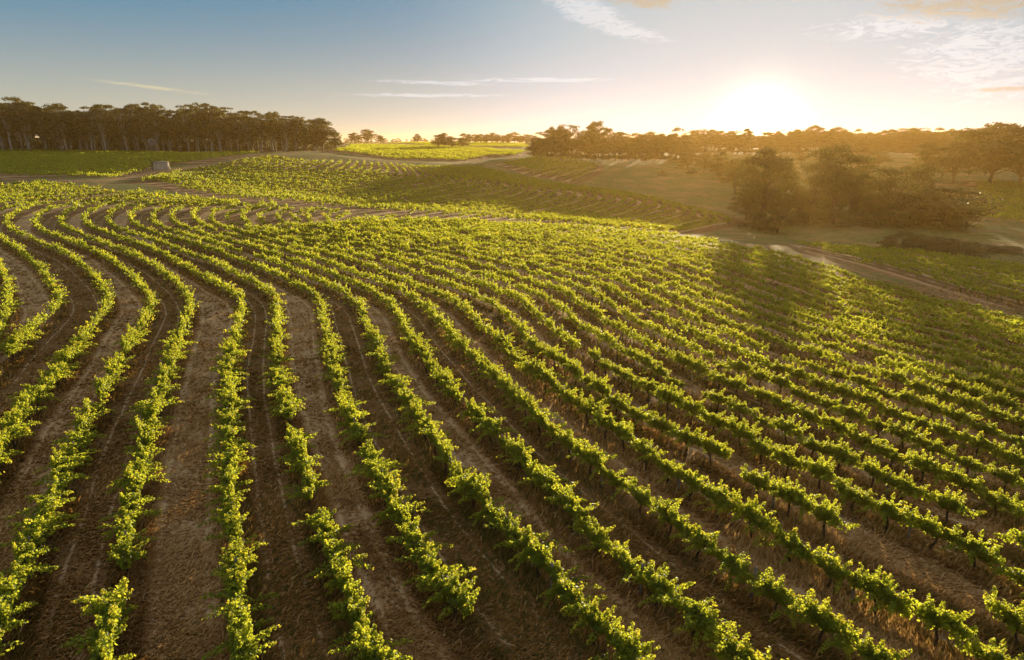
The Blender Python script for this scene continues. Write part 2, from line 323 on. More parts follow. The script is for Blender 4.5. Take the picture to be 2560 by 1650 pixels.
TIPS = ["b 280,420 262,395 275,365 330,345 450,318 560,290 640,262", "b 520,470 440,425 412,385 450,340 520,315 650,290 740,268", "b 650,450 600,410 582,375 640,345 760,312 860,288", "b 830,440 780,405 760,385",
        "b 800,345 850,320 950,298", "b 1000,430 930,400 900,385", "b 960,355 1030,330 1110,308", "b 1110,430 1075,395 1085,350 1180,325 1260,318", "b 1290,425 1225,380", "b 1260,360 1320,345 1380,330", "b 1360,400 1420,375 1500,345"]
CH = 1.15
rows = []        # (points Nx2, kind, ordinal) kind: 'main' rows may hold the separate vines
def add_row(P, kind, k=0): rows.append((P, kind, k))
traced = []
for i, t in enumerate(TXT):
    P = smooth(resample(smooth(resample(to_ground(parse(t), CH), step=1.0), 6), step=.5), 6); traced.append(P); add_row(P, 'main', i + 1)
def interp_rows(A, B, n, kind, k0=0, order=None, ends=False):
    for j in range(1 if not ends else 0, n + (1 if ends else 0)):
        f = j/n; add_row(A*(1-f) + B*f, kind, (k0 + j) if k0 else 0)
def family(txts, kind, k0=0, spacing=3.05, include_last=True, N=400):
    C = [smooth(resample(to_ground(parse(t), CH), n=N), 8) for t in txts]
    add_row(C[0], kind, k0); k = k0
    for A, B in zip(C[:-1], C[1:]):
        T = unit(np.gradient(A, axis=0)); Nn = np.stack([-T[:, 1], T[:, 0]], -1); gap = np.abs(((B - A)*Nn).sum(1))
        n = max(1, round(float(np.percentile(gap, 70))/spacing))
        for j in range(1, n + 1):
            k += 1; f = j/n; add_row(A*(1-f) + B*f, kind, k if k0 else 0)
    return C
family([R13, RZ], 'main', 13)
for t in TIPS: add_row(smooth(resample(to_ground(parse(t), CH), step=.5), 4), 'tip')
# upper-left continuation of the same block
family(["a -400,330 -200,290 0,262 300,200 700,150 1000,110", "a -400,105 -200,95 0,82 200,62 430,38"], 'far')
# the middle block beyond the headland
family(["k 940,655 1000,640 1200,600 1460,560 1800,495",
        "r -1100,515 -900,505 -650,480 -400,445 -280,415 -180,388",
        "r -900,570 -500,535 -100,500 150,470 230,440 250,405",
        "r -520,630 0,600 300,575 550,540 700,520 745,505 725,478 640,430",
        "r 260,700 600,680 850,650 1100,610 1240,580 1280,560 1230,535 1100,510 1000,480 900,435",
        "r 1250,770 1500,730 1700,685 1800,655 1830,625 1790,598 1680,578 1500,552 1350,525 1150,465 1050,435",
        "r 1600,795 1900,780 2100,735 2210,695 2230,670 2180,640 2050,608 1900,588 1700,568 1480,545",
        "r 2120,870 2350,850 2600,815 2720,790 2640,750 2520,715 2390,690 2200,640 2000,607"], 'far')
def in_poly(p, poly):
    x, y = p[:, 0], p[:, 1]; ins = np.zeros(len(p), bool); j = len(poly) - 1
    for i in range(len(poly)):
        xi, yi = poly[i]; xj, yj = poly[j]
        c = ((yi > y) != (yj > y)) & (x < (xj - xi)*(y - yi)/(yj - yi + 1e-12) + xi); ins ^= c; j = i
    return ins
BLOCKS = []
def block(poly, dir_pts, spacing=3.05, wob=1.0):
    W = to_ground(parse(poly)); A, B = to_ground(parse(dir_pts)); u = unit(B - A); nrm = np.array([-u[1], u[0]]); BLOCKS.append(W)
    a = W @ u; b = W @ nrm
    for q in np.arange(b.min() + 1, b.max(), spacing):
        t = np.arange(a.min(), a.max(), 1.0); P = t[:, None]*u + (q + wob*np.sin(t*.03))[:, None]*nrm; ins = in_poly(P, W)
        idx = np.where(ins)[0]
        if len(idx) < 5: continue
        for seg in np.split(idx, np.where(np.diff(idx) > 1)[0] + 1):
            if len(seg) > 4: add_row(P[seg], 'far')
block("p -60,378 0,378 340,382 655,386 600,392 480,410 418,418 380,410 385,425 345,437 262,447 150,444 0,440 -60,440", "p 0,420 300,415", wob=3)
block("r 90,345 200,303 700,312 1380,345 1290,372 1120,378 950,408 500,398", "r 600,330 1290,372")
block("r 1200,430 1420,385 1640,395 1850,430 1815,485 1700,548 1560,520 1400,500", "r 1400,495 1560,455")
block("p 1984,614 2150,624 2300,637 2560,671 2660,690 2700,800 2560,774 2340,717 2150,667", "p 2150,640 2560,745")
block("p 2440,456 2700,470 2700,590 2560,562 2432,545", "p 2450,500 2560,508")
block("r 440,283 1380,300 1390,318 900,312 700,305", "r 500,290 1300,305", 6)

# vines: positions along every row
def place(P, step):
    s = np.concatenate([[0], np.cumsum(np.linalg.norm(np.diff(P, axis=0), axis=1))]); q = np.arange(step*.5, s[-1], step)
    x = np.interp(q, s, P[:, 0]); y = np.interp(q, s, P[:, 1]); e = .6
    tx = np.interp(q + e, s, P[:, 0]) - np.interp(q - e, s, P[:, 0]); ty = np.interp(q + e, s, P[:, 1]) - np.interp(q - e, s, P[:, 1])
    return np.stack([x, y], -1), np.arctan2(ty, tx)
VINES = []       # x, y, z, angle, kind(0 main 1 other), row ordinal, index in row
for P, kind, k in rows:
    ext = P
    if kind == 'main':                                   # rows carry on a little past the frame's edge
        t = unit(P[0] - P[4]); e = P[0] + t*np.arange(14, 0, -.5)[:, None]; ext = np.concatenate([e, P])
    xy, an = place(ext, 1.72)
    z = ground_z(xy[:, 0], xy[:, 1])
    for j in range(len(xy)):
        if R.random() < .018: continue
        VINES.append((xy[j, 0] + R.normal(0, .05), xy[j, 1] + R.normal(0, .05), z[j], an[j] + R.normal(0, .06), 0 if kind == 'main' else 1, k, j))
for t in ["b 1640,372", "b 1550,410", "b 1755,392", "b 1740,420", "b 1880,400", "b 1905,385", "b 2058,395", "b 2200,412", "b 2340,420", "b 335,468", "o 1140,1045"]:
    x, y = to_ground(parse(t), .9)[0]; VINES.append((x, y, float(ground_z(x, y)), R.uniform(0, 3), 1, 0, 0))
VINES = np.array(VINES)
# thin out where rows crowd together
kd = kdtree.KDTree(len(VINES))
for i, v in enumerate(VINES): kd.insert((v[0], v[1], 0), i)
kd.balance(); keep = np.ones(len(VINES), bool)
for i, v in enumerate(VINES):
    if not keep[i]: continue
    for co, j, dd in kd.find_range((v[0], v[1], 0), 1.05):
        if j > i: keep[j] = False
# gaps the photograph shows
for t, r_ in [("m 575,1075", .95), ("n 735,1425", 1.0), ("d 1550,1300", 1.1), ("b 862,800", 1.2), ("o 1215,1060", 2.2), ("e 1415,170", .9), ("e 1770,455", .9), ("e 590,930", .6), ("c 480,110", .9)]:
    x, y = to_ground(parse(t), CH)[0]
    for co, j, dd in kd.find_range((x, y, 0), r_): keep[j] = False
VINES = VINES[keep]
def in_frame(V, m=30):
    u, v, z = project(np.stack([V[:, 0], V[:, 1], V[:, 2] + 1.2], -1)); return (u > -m) & (u < 2560 + m) & (v > 0) & (v < 1650 + m), z
inf, dep = in_frame(VINES)

# ------------------------------------------------------------------ ground sheet
def axis(*segs):
    a = [np.arange(s, e, st) for s, e, st in segs]; return np.concatenate(a + [[segs[-1][1]]])
gx = axis((-3000, -700, 150), (-700, -300, 12), (-300, -140, 4), (-140, -45, 1.2), (-45, 45, .33), (45, 120, 1.0), (120, 300, 4), (300, 700, 12), (700, 3000, 150))
gy = axis((-600, -30, 40), (-30, 8, 2), (8, 60, .33), (60, 150, .8), (150, 330, 2), (330, 600, 8), (600, 1000, 30), (1000, 3100, 150))
GX, GY = np.meshgrid(gx, gy); GZ = ground_z(GX, GY)
pts = np.stack([GX.ravel(), GY.ravel(), GZ.ravel()], -1); nx, ny = len(gx), len(gy)
i = (np.arange(ny - 1)[:, None]*nx + np.arange(nx - 1)).ravel(); quads = np.stack([i, i + 1, i + nx + 1, i + nx], -1)
RP = [(P[::2], k if kind == 'main' else 50 + n_) for n_, (P, kind, k) in enumerate(rows) if kind in ('main', 'tip') or len(P) > 30]
allp = np.concatenate([p for p, _ in RP]); allk = np.concatenate([np.full(len(p), k) for p, k in RP]); allt = np.concatenate([unit(np.gradient(p, axis=0)) for p, _ in RP])
kr = kdtree.KDTree(len(allp))
for n_, p in enumerate(allp): kr.insert((p[0], p[1], 0), n_)
kr.balance()
dist = np.full(len(pts), 9.0); lane = np.zeros(len(pts))
near = (pts[:, 1] > -20) & (pts[:, 1] < 420) & (np.abs(pts[:, 0]) < 320)
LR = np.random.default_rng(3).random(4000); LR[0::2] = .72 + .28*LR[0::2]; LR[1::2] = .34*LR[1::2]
def row_info(x, y):
    co, j, dd = kr.find((x, y, 0)); t = allt[j]; r_ = (x - allp[j, 0], y - allp[j, 1]); d = abs(t[0]*r_[1] - t[1]*r_[0])
    d = d if dd < 3.2 else dd
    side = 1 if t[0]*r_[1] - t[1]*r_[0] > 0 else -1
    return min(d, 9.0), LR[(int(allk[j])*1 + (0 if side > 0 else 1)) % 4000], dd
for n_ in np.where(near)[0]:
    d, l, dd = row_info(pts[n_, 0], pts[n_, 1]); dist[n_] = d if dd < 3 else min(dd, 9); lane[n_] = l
mm, m = mat('dry_grass_ground')
tc = m.n('ShaderNodeNewGeometry').outputs['Position']
dist_a = m.n('ShaderNodeAttribute', attribute_name='rowdist').outputs['Fac']; lane_a = m.n('ShaderNodeAttribute', attribute_name='lane').outputs['Fac']
n1 = m.noise(tc, .09, 4, .6); n2 = m.noise(tc, .9, 5, .65, .6); n3 = m.noise(tc, 7, 5, .7, 1.2); n4 = m.noise(tc, 34, 3, .7, .5)
c = m.mix(m.step(n2, .35, .68), (.19, .085, .032), (.38, .20, .082))
c = m.mix(m.math('MULTIPLY', m.step(n3, .40, .66), .6), c, (.52, .32, .145))
c = m.mix(m.math('MULTIPLY', m.step(n1, .48, .68), m.step(n2, .40, .62)), c, (.10, .095, .034))
tr = m.math('MULTIPLY', m.step(dist_a, .62, .85), m.math('SUBTRACT', 1.0, m.step(dist_a, 1.0, 1.22)))     # wheel marks either side of each lane
c = m.mix(m.math('MULTIPLY', tr, m.math('MULTIPLY', m.step(lane_a, .35, .6), m.step(n2, .25, .6))), c, (.60, .40, .20))
mid = m.math('MULTIPLY', m.step(dist_a, 1.05, 1.35), m.math('SUBTRACT', 1.0, m.step(dist_a, 2.0, 2.6)))
c = m.mix(m.math('MULTIPLY', mid, m.math('MULTIPLY', m.step(lane_a, .62, .66), m.step(n3, .3, .6))), c, (.62, .43, .22))
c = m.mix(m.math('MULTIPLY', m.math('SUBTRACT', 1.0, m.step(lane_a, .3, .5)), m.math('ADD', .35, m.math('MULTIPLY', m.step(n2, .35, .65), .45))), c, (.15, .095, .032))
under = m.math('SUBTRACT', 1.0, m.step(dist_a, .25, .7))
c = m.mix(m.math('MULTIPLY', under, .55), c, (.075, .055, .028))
open_ = m.step(dist_a, 3.0, 5.5)
oc = m.mix(m.step(n1, .28, .56), (.36, .23, .09), (.13, .16, .040)); oc = m.mix(m.math('MULTIPLY', m.step(n2, .42, .65), .5), oc, (.44, .29, .13))
rut = m.math('MULTIPLY', m.step(m.math('ABSOLUTE', m.math('SUBTRACT', dist_a, m.math('ADD', .98, m.math('MULTIPLY', m.math('SUBTRACT', n2, .5), .25)))), .09, .03), m.step(n3, .38, .55))
c = m.mix(m.math('MULTIPLY', rut, .75), c, (.70, .52, .30))
weed = m.math('MULTIPLY', m.step(m.noise(tc, 2.3, 4, .6, 1.5), .60, .70), m.math('SUBTRACT', 1.0, m.math('MULTIPLY', lane_a, .7)))
c = m.mix(m.math('MULTIPLY', weed, .8), c, (.075, .085, .022))
drift = m.step(m.noise(tc, 1.1, 5, .7, 2.5), .56, .66)
c = m.mix(m.math('MULTIPLY', drift, m.math('ADD', .2, m.math('MULTIPLY', lane_a, .6))), c, (.66, .46, .23))
c = m.mix(open_, c, oc)
c = m.mix(m.math('MULTIPLY', m.math('SUBTRACT', n4, .42), 1.6), c, (.06, .034, .016))
b = m.n('ShaderNodeBsdfPrincipled', i_Roughness=.95); m.link(c, b.inputs['Base Color']); b.inputs['Specular IOR Level'].default_value = .05
hgt = m.math('ADD', m.math('MULTIPLY', n2, .25), m.math('ADD', m.math('MULTIPLY', n3, .10), m.math('MULTIPLY', n4, .03)))
bp = m.n('ShaderNodeBump'); bp.inputs['Strength'].default_value = .9; bp.inputs['Distance'].default_value = .35; m.link(hgt, bp.inputs['Height']); m.link(bp.outputs[0], b.inputs['Normal'])
out(m, b.outputs[0])
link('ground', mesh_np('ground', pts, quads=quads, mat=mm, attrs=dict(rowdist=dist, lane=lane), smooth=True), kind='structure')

# dirt tracks draped over the ground
mm, m = mat('bare_dirt'); tc = m.n('ShaderNodeNewGeometry').outputs['Position']
n2 = m.noise(tc, .5, 5, .6, .5); n3 = m.noise(tc, 5, 4, .7)
c = m.mix(m.step(n2, .35, .65), (.26, .155, .075), (.37, .23, .12)); c = m.mix(m.math('MULTIPLY', m.step(n3, .5, .7), .4), c, (.2, .15, .07))
b = m.n('ShaderNodeBsdfPrincipled', i_Roughness=.95); m.link(c, b.inputs['Base Color']); b.inputs['Specular IOR Level'].default_value = .05; out(m, b.outputs[0])
M_DIRT = mm
def ribbon(name, txt, width):
    P = resample(to_ground(parse(txt)), step=1.2); T = unit(np.gradient(P, axis=0)); Nn = np.stack([-T[:, 1], T[:, 0]], -1)
    k = 5; s = np.arange(len(P)); wv = width*(1 + .25*np.sin(s*.21) + .15*R.normal(size=len(P)))
    off = np.linspace(-.5, .5, k); X = P[:, None, :] + off[None, :, None]*wv[:, None, None]*Nn[:, None, :]
    Z = ground_z(X[..., 0], X[..., 1]) + .035; V = np.concatenate([X, Z[..., None]], -1).reshape(-1, 3)
    i = (np.arange(len(P) - 1)[:, None]*k + np.arange(k - 1)).ravel()
    link(name, mesh_np(name, V, quads=np.stack([i, i + k, i + k + 1, i + 1], -1), mat=M_DIRT, smooth=True), kind='structure')
ribbon('track', "k 0,650 400,668 700,668 960,618 1150,600 1300,572 1500,545 1750,505 2000,492 2150,490 2250,470 2320,445 r 190,330 150,300", 3.4)
ribbon('track', "s 700,985 860,1012 1000,1050 1150,1092 1400,1178 p 2300,722 2450,765 2600,806", 1.3)
ribbon('track', "p 420,470 600,492 800,515 950,528 1150,536 1350,552 1550,570 1700,578", 1.6)
ribbon('track', "s 0,612 200,620 300,640", 1.4)

# ------------------------------------------------------------------ vine meshes
def vine_leaves(rng, n_sp, n_leaf, n_core, size, lobed, W=1.72, even=False):
    P, N, Dd, Sz, T = [], [], [], [], []
    for s in range(n_sp):                                   # bunches of shoots: thick at the cordon, tapering to a spray
        x0 = rng.uniform(-.88, .88) if even else np.clip(rng.normal(0, .5), -.88, .88); stray = rng.random() < .22
        L = rng.uniform(.35, .95)*(1.05 - .35*abs(x0)) if not stray else rng.uniform(.7, 1.25)
        side = rng.choice([-1, 1]); lean = abs(rng.normal(.15, .35)) if not stray else rng.uniform(.75, 1.45)
        d = np.array([rng.normal(0, .38) + x0*.35, side*math.sin(lean), math.cos(lean)]); d /= np.linalg.norm(d)
        t = rng.uniform(.0, 1, n_leaf)**.85; c = np.array([x0, side*.05, .86 + rng.normal(0, .06)]) + L*t[:, None]*d
        c[:, 2] -= (t**2)*L*(.08 if not stray else .30)
        o_ = unit(rng.normal(0, 1, c.shape))*((.16*(1 - t) + .042)*rng.uniform(.5, 1.15, n_leaf))[:, None]; c += o_
        P.append(c); N.append(rng.normal(0, .55, c.shape) + unit(o_)*.7 + [0, 0, .45]); Dd.append(rng.normal(0, .7, c.shape) + d*.5 + [0, side*.2, -.35])
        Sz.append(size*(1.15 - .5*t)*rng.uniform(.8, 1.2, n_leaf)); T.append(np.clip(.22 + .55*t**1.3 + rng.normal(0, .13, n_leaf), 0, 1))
    k = n_core; th = rng.uniform(0, 6.283, k); r_ = np.sqrt(rng.uniform(.25, 1, k)); x = rng.uniform(-.9, .9, k) if even else np.clip(rng.normal(0, .42, k), -.88, .88)
    wv = .27*(1 - .42*np.abs(x)); c = np.stack([x, np.cos(th)*r_*wv, 1.0 + np.sin(th)*r_*(.26 - .12*np.abs(x)) + .05*np.sin(x*7)], -1)
    P.append(c); N.append(rng.normal(0, .5, c.shape) + np.stack([0*x, np.cos(th), np.sin(th)], -1)*.8); Dd.append(rng.normal(0, .6, c.shape) + [0, 0, -.6])
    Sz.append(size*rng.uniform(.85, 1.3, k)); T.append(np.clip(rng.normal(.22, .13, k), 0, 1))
    V, t_, q, per = leaves(np.concatenate(P), np.concatenate(N), np.concatenate(Dd), np.concatenate(Sz), lobed)
    return V, t_, q, np.repeat(np.concatenate(T), per)
def vine_wood(rng, sides=6):
    lean = rng.normal(0, .12, 2); z = np.linspace(-.06, .80, 7)
    tr = np.stack([lean[0]*z + .035*np.sin(z*9 + rng.uniform(0, 6)), lean[1]*z*.4 + .035*np.cos(z*8 + rng.uniform(0, 6)), z], -1)
    parts = [tube(tr, np.interp(z, [-.06, .1, .7, .8], [.075, .052, .045, .060])*rng.uniform(.9, 1.2), sides)]
    top = tr[-1]
    for sg in (-1, 1):
        t = np.linspace(0, 1, 6); a = top + np.stack([sg*t*.78, .03*np.sin(t*7), .16*np.sqrt(t) + .03*np.sin(t*9 + sg)], -1); a[0, 2] -= .05
        parts.append(tube(a, np.interp(t, [0, 1], [.045, .020]), sides))
        for f in (.3, .6, .9):
            p0 = a[int(f*5)]; d = np.array([rng.normal(0, .2), rng.normal(0, .3), 1.0]); parts.append(tube(np.stack([p0, p0 + d*.18, p0 + d*.38]), [.012, .009, .005], 4))
    return join(parts)
NVAR = 14
vr = np.random.default_rng(11); VF, VW = [], []
for i in range(NVAR):
    dense = vr.uniform(.85, 1.25)
    V, t_, q, T = vine_leaves(vr, int(22*dense), 66, int(640*dense), .098, True)
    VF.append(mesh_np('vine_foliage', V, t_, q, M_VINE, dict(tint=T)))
    V, t_, q = vine_wood(vr); VW.append(mesh_np('vine_trunk', V, t_, q, M_VBARK, smooth=True))
# the 300 vines that show largest in the photograph are separate things
cand = np.where(inf & (VINES[:, 4] == 0))[0]; cand = cand[np.argsort(dep[cand])][:298]
sel = np.zeros(len(VINES), bool); sel[cand] = True
LOOK = ['bushy', 'broad', 'upright', 'shaggy', 'dense', 'ragged', 'rounded', 'leafy', 'spreading', 'full', 'tufted', 'loose', 'tangled', 'leaning']
byrow = {}
for i in np.where(inf & (VINES[:, 4] == 0))[0]: byrow.setdefault(int(VINES[i, 5]), []).append(i)
for k in byrow: byrow[k].sort(key=lambda i: VINES[i, 6])
for k, lst in sorted(byrow.items()):
    for rank, i in enumerate(lst):
        if not sel[i]: continue
        v = VINES[i]; var = int(R.integers(NVAR))
        o = thing('grapevine', f'{LOOK[var]} green grapevine, {nth(rank+1)} from the near end of the {nth(k)} vine row from left', 'grapevine', (v[0], v[1], v[2]), v[3] + (math.pi if R.random() < .5 else 0), 'grapevines in the near rows')
        s = R.uniform(.82, 1.15); weak = .72 if R.random() < .05 and rank > 4 else 1.0; o.scale = (R.uniform(.92, 1.05)*weak, s*weak, R.uniform(.86, 1.18)*weak)
        link('foliage', VF[var], o); link('trunk', VW[var], o)
# every other vine: one mass, its leaves coarser with distance
def lod(n_shoot, n_leaf, n_core, size, n, wood):
    res = []
    for _ in range(n):
        V, t_, q, T = vine_leaves(vr, n_shoot, n_leaf, n_core, size, False, even=True)
        if wood:
            z = np.array([0, .4, .95]); W_ = tube(np.stack([.03*np.sin(z*5), 0*z, z], -1), [.07, .05, .06], 4)
            V2, t2, q2 = join([(V, t_, None), (W_[0], W_[1], W_[2])]); res.append((V2, t2, q2, np.concatenate([T, np.full(len(W_[0]), 0.0)])))
        else: res.append((V, t_, q, T))
    return res
LODS = [(70, lod(15, 22, 130, .15, 10, True)), (120, lod(12, 14, 70, .19, 10, True)), (200, lod(9, 8, 34, .27, 10, False)), (1e9, lod(7, 5, 18, .38, 8, False))]
PV, PT, PQ, PA, off = [], [], [], [], 0
rest = np.where(~sel)[0]; dd = np.hypot(VINES[:, 0], VINES[:, 1])
for i in rest:
    v = VINES[i]
    if not inf[i] and dd[i] > 60: 
        u_, v_, z_ = project(np.array([v[0], v[1], v[2]]));
        if u_ < -400 or u_ > 2960: continue
    L = next(l for lim, l in LODS if dd[i] < lim); V, t_, q, T = L[R.integers(len(L))]
    a = v[3] + (math.pi if R.random() < .5 else 0); c_, s_ = math.cos(a), math.sin(a); hz = R.uniform(.82, 1.16) if dd[i] < 120 else R.uniform(.78, 1.2)
    if v[5] == 0 and v[6] == 0: hz *= .8
    wy = R.uniform(.72, 1.0)
    X = np.stack([V[:, 0]*c_ - V[:, 1]*wy*s_ + v[0], V[:, 0]*s_ + V[:, 1]*wy*c_ + v[1], V[:, 2]*hz + v[2]], -1).astype(np.float32)
    PV.append(X); PA.append(np.clip(T + R.normal(0, .08 if dd[i] < 120 else .13), 0, 1))
    PT.append(t_ + off)
    if q is not None: PQ.append(q + off)
    off += len(X)
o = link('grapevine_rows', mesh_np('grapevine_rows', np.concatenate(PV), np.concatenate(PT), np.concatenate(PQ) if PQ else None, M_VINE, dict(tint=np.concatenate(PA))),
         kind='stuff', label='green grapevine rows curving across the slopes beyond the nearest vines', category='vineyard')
print('vines', len(VINES), 'rest verts', off)
del PV, PT, PQ, PA

# trellis posts between the nearest vines
def post_mesh(rng):
    z = np.array([-.1, .5, .9, 1.22, 1.25]); return join([tube(np.stack([.01*z, 0*z, z], -1), [.05, .05, .048, .046, .03], 8)])
V, t_, q = post_mesh(R); pm = mesh_np('post', V, t_, q, M_POST)
for k, lst in sorted(byrow.items()):
    n_ = 0
    for rank in range(2, len(lst) - 1, 5):
        i, j = lst[rank], lst[rank + 1]
        if dep[i] > 34: continue
        x = (VINES[i, 0] + VINES[j, 0])/2; y = (VINES[i, 1] + VINES[j, 1])/2; n_ += 1
        o = link('trellis_post', pm, label=f'grey timber trellis post, {nth(n_)} from the near end of the {nth(k)} vine row from left', category='post', group='trellis posts in the near rows')
        o.location = (x, y, float(ground_z(x, y))); o.rotation_euler = (R.normal(0, .03), R.normal(0, .03), R.uniform(0, 6))

# ------------------------------------------------------------------ grass and straw on the near ground
N = 520000
u = R.uniform(-60, 2620, N*2); v = 1700 - 1150*R.random(N*2)**1.25
w_ = to_ground(np.stack([u, v], -1)[:1], 0)
# sample on the plane, then put on the land
d = pix_dir(u, v); kz = -CAM_H/d[:, 2]; gxy = np.stack([d[:, 0]*kz, d[:, 1]*kz], -1)
gxy = gxy[(gxy[:, 1] > 8) & (gxy[:, 1] < 95)][:N]; N = len(gxy)
gz = ground_z(gxy[:, 0], gxy[:, 1]); cl = np.sin(gxy[:, 0]*1.3 + 2*np.sin(gxy[:, 1]*.9)) + np.sin(gxy[:, 1]*1.7 + gxy[:, 0]*.8)
info = np.array([row_info(a, b_) for a, b_ in gxy]); rd, ln = info[:, 0], info[:, 1]
pr = np.where(rd < .6, .9, np.where((rd > .7) & (rd < 1.15), .35, .8))*np.clip(.65 + .3*cl, .15, 1)
kp = R.random(N) < pr; gxy, gz, rd, ln = gxy[kp], gz[kp], rd[kp], ln[kp]; n = len(gxy)
dist_ = np.hypot(gxy[:, 0], gxy[:, 1])
L = R.uniform(.12, .36, n)*np.where(rd < .6, 1.35, 1.0)*(1 + dist_/90); wd = (.008 + .0009*dist_)*R.uniform(.7, 1.5, n)
flow = .9*np.sin(gxy[:, 0]*.6 + 1.7*np.sin(gxy[:, 1]*.35)) + R.normal(0, .8, n); th = flow
up = np.where(rd < .6, R.uniform(.5, 1.0, n), R.uniform(.12, .7, n))
Dv = np.stack([np.cos(th)*(1 - up*.6), np.sin(th)*(1 - up*.6), up*.8], -1); sdv = np.stack([-np.sin(th), np.cos(th), 0*th], -1)*wd[:, None]
B0 = np.stack([gxy[:, 0], gxy[:, 1], gz - .01], -1); m1 = B0 + Dv*L[:, None]*.55; m1[:, 2] += .015
tp = B0 + Dv*L[:, None]; tp[:, 2] -= L*.12
V = np.stack([B0 - sdv, B0 + sdv, m1 + sdv*.7, m1 - sdv*.7, tp], 1).reshape(-1, 3); i5 = np.arange(n)[:, None]*5
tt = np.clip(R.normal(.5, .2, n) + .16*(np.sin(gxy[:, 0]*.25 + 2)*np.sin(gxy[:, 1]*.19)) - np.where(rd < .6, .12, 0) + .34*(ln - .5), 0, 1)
mm, m = mat('dry_straw'); tint = m.n('ShaderNodeAttribute', attribute_name='tint').outputs['Fac']
c = m.mix(m.step(tint, .1, .36), (.09, .10, .025), (.32, .17, .05)); c = m.mix(m.step(tint, .4, .8), c, (.62, .40, .17))
dd_ = m.n('ShaderNodeBsdfDiffuse'); m.link(c, dd_.inputs[0]); tl = m.n('ShaderNodeBsdfTranslucent'); c2 = m.mix(.5, c, (.45, .25, .06)); m.link(c2, tl.inputs[0])
mx = m.n('ShaderNodeMixShader'); mx.inputs[0].default_value = .4; m.link(dd_.outputs[0], mx.inputs[1]); m.link(tl.outputs[0], mx.inputs[2]); out(m, mx.outputs[0])
link('dry_grass', mesh_np('dry_grass', V, i5 + [3, 2, 4], i5 + [0, 1, 2, 3], mm, dict(tint=np.repeat(tt, 5))), kind='stuff', label='dry straw and grass lying between the vine rows', category='grass')

# ------------------------------------------------------------------ trees
def tree_meshes(seed, H=10.0, Wd=6.0, trunk_frac=.45, n_clump=26, leafn=150, flat=.55, shape='gum', leaf=.34, two=False):
    """unit tree: height H, crown width Wd; returns crown mesh, wood mesh"""
    rg = np.random.default_rng(seed); parts = []; clumps = []
    tf = H*trunk_frac; nb = 5 + int(rg.integers(3)); bend = rg.normal(0, .04, 2)
    z = np.linspace(-.3, tf, 7); tr = np.stack([bend[0]*z + .10*np.sin(z*.8 + rg.uniform(0, 6)), bend[1]*z + .10*np.cos(z*.7), z], -1)
    r0 = .022*H; parts.append(tube(tr, np.interp(z, [-.3, .3, tf], [r0*1.5, r0, r0*.62]), 7)); top = tr[-1]
    for b_ in range(n_clump):
        # clump centres fill a dome that is wider towards its middle
        if shape == 'gum': f = rg.random(); zc = tf + (H - tf)*(.12 + .80*f); rr = Wd/2*math.sqrt(max(.05, 1 - ((f - .35)/.72)**2))*math.sqrt(rg.random())*.86
        elif shape == 'dome': f = rg.random(); zc = tf*.75 + (H - tf*.75)*(.1 + .78*f); rr = Wd/2*math.sqrt(max(.04, 1 - f**3))*math.sqrt(rg.random())*.9
        else: f = rg.random(); zc = H*(.05 + .80*f); rr = Wd/2*math.sqrt(max(.04, 1 - (f*.95)**2))*math.sqrt(rg.random())*.9
        a = rg.uniform(0, 2*math.pi); clumps.append((rr*math.cos(a), rr*math.sin(a), zc, rg.uniform(.10, .21)*Wd*(1.0 if f < .7 else .8)))
    for x, y, zc, r_ in clumps:
        st = tr[int(rg.integers(4, 7))] if rg.random() < .6 else tr[-1]; e = np.array([x, y, zc - r_*.2]); t = np.linspace(0, 1, 5)[:, None]
        c = st*(1 - t) + e*t; c[:, 2] += .12*np.sin(t[:, 0]*3.1)*np.linalg.norm(e - st); c[1:-1] += rg.normal(0, .02*H, (3, 3))*.5
        parts.append(tube(c, np.interp(t[:, 0], [0, 1], [r0*.38, r0*.08]), 5))
    P, N, Dd, Sz, T = [], [], [], [], []
    for x, y, zc, r_ in clumps:
        k = int(leafn*rg.uniform(.6, 1.35)*(r_/(.18*Wd))**2); dn = unit(rg.normal(0, 1, (k, 3))); dn[:, 2] = np.where(dn[:, 2] < -.25, -dn[:, 2]*.6, dn[:, 2])
        rad = r_*rg.uniform(.78, 1.06, k)[:, None]*(1 + .22*np.sin(dn[:, :1]*5 + x)*np.sin(dn[:, 1:2]*5 + y)); p = dn*rad*[1, 1, flat] + [x, y, zc]
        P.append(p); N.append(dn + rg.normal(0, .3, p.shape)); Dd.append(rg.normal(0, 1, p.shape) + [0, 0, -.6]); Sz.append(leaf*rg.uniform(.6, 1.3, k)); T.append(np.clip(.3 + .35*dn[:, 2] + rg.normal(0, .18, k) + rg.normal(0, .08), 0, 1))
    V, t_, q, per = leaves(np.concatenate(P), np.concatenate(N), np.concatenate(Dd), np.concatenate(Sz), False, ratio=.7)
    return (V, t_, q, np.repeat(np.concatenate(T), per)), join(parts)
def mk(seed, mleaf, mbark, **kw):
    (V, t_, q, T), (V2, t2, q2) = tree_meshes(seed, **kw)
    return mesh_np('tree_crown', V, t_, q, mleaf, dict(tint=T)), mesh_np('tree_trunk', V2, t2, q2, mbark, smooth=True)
GUM = [mk(100 + i, M_TREE, M_GUM, H=10, Wd=3.8 + .35*(i % 4), trunk_frac=(.28, .36, .44, .24, .5, .33, .4, .3, .46)[i], n_clump=(46, 34, 28, 52, 24, 40, 34, 44, 30)[i], leafn=150, leaf=.22, flat=.8) for i in range(9)]      # tall forest gums
DOME = [mk(200 + i, M_TREE, M_DARKB, H=10, Wd=9.5, trunk_frac=.24, n_clump=52, leafn=260, shape='dome', leaf=.27, flat=.55) for i in range(6)]
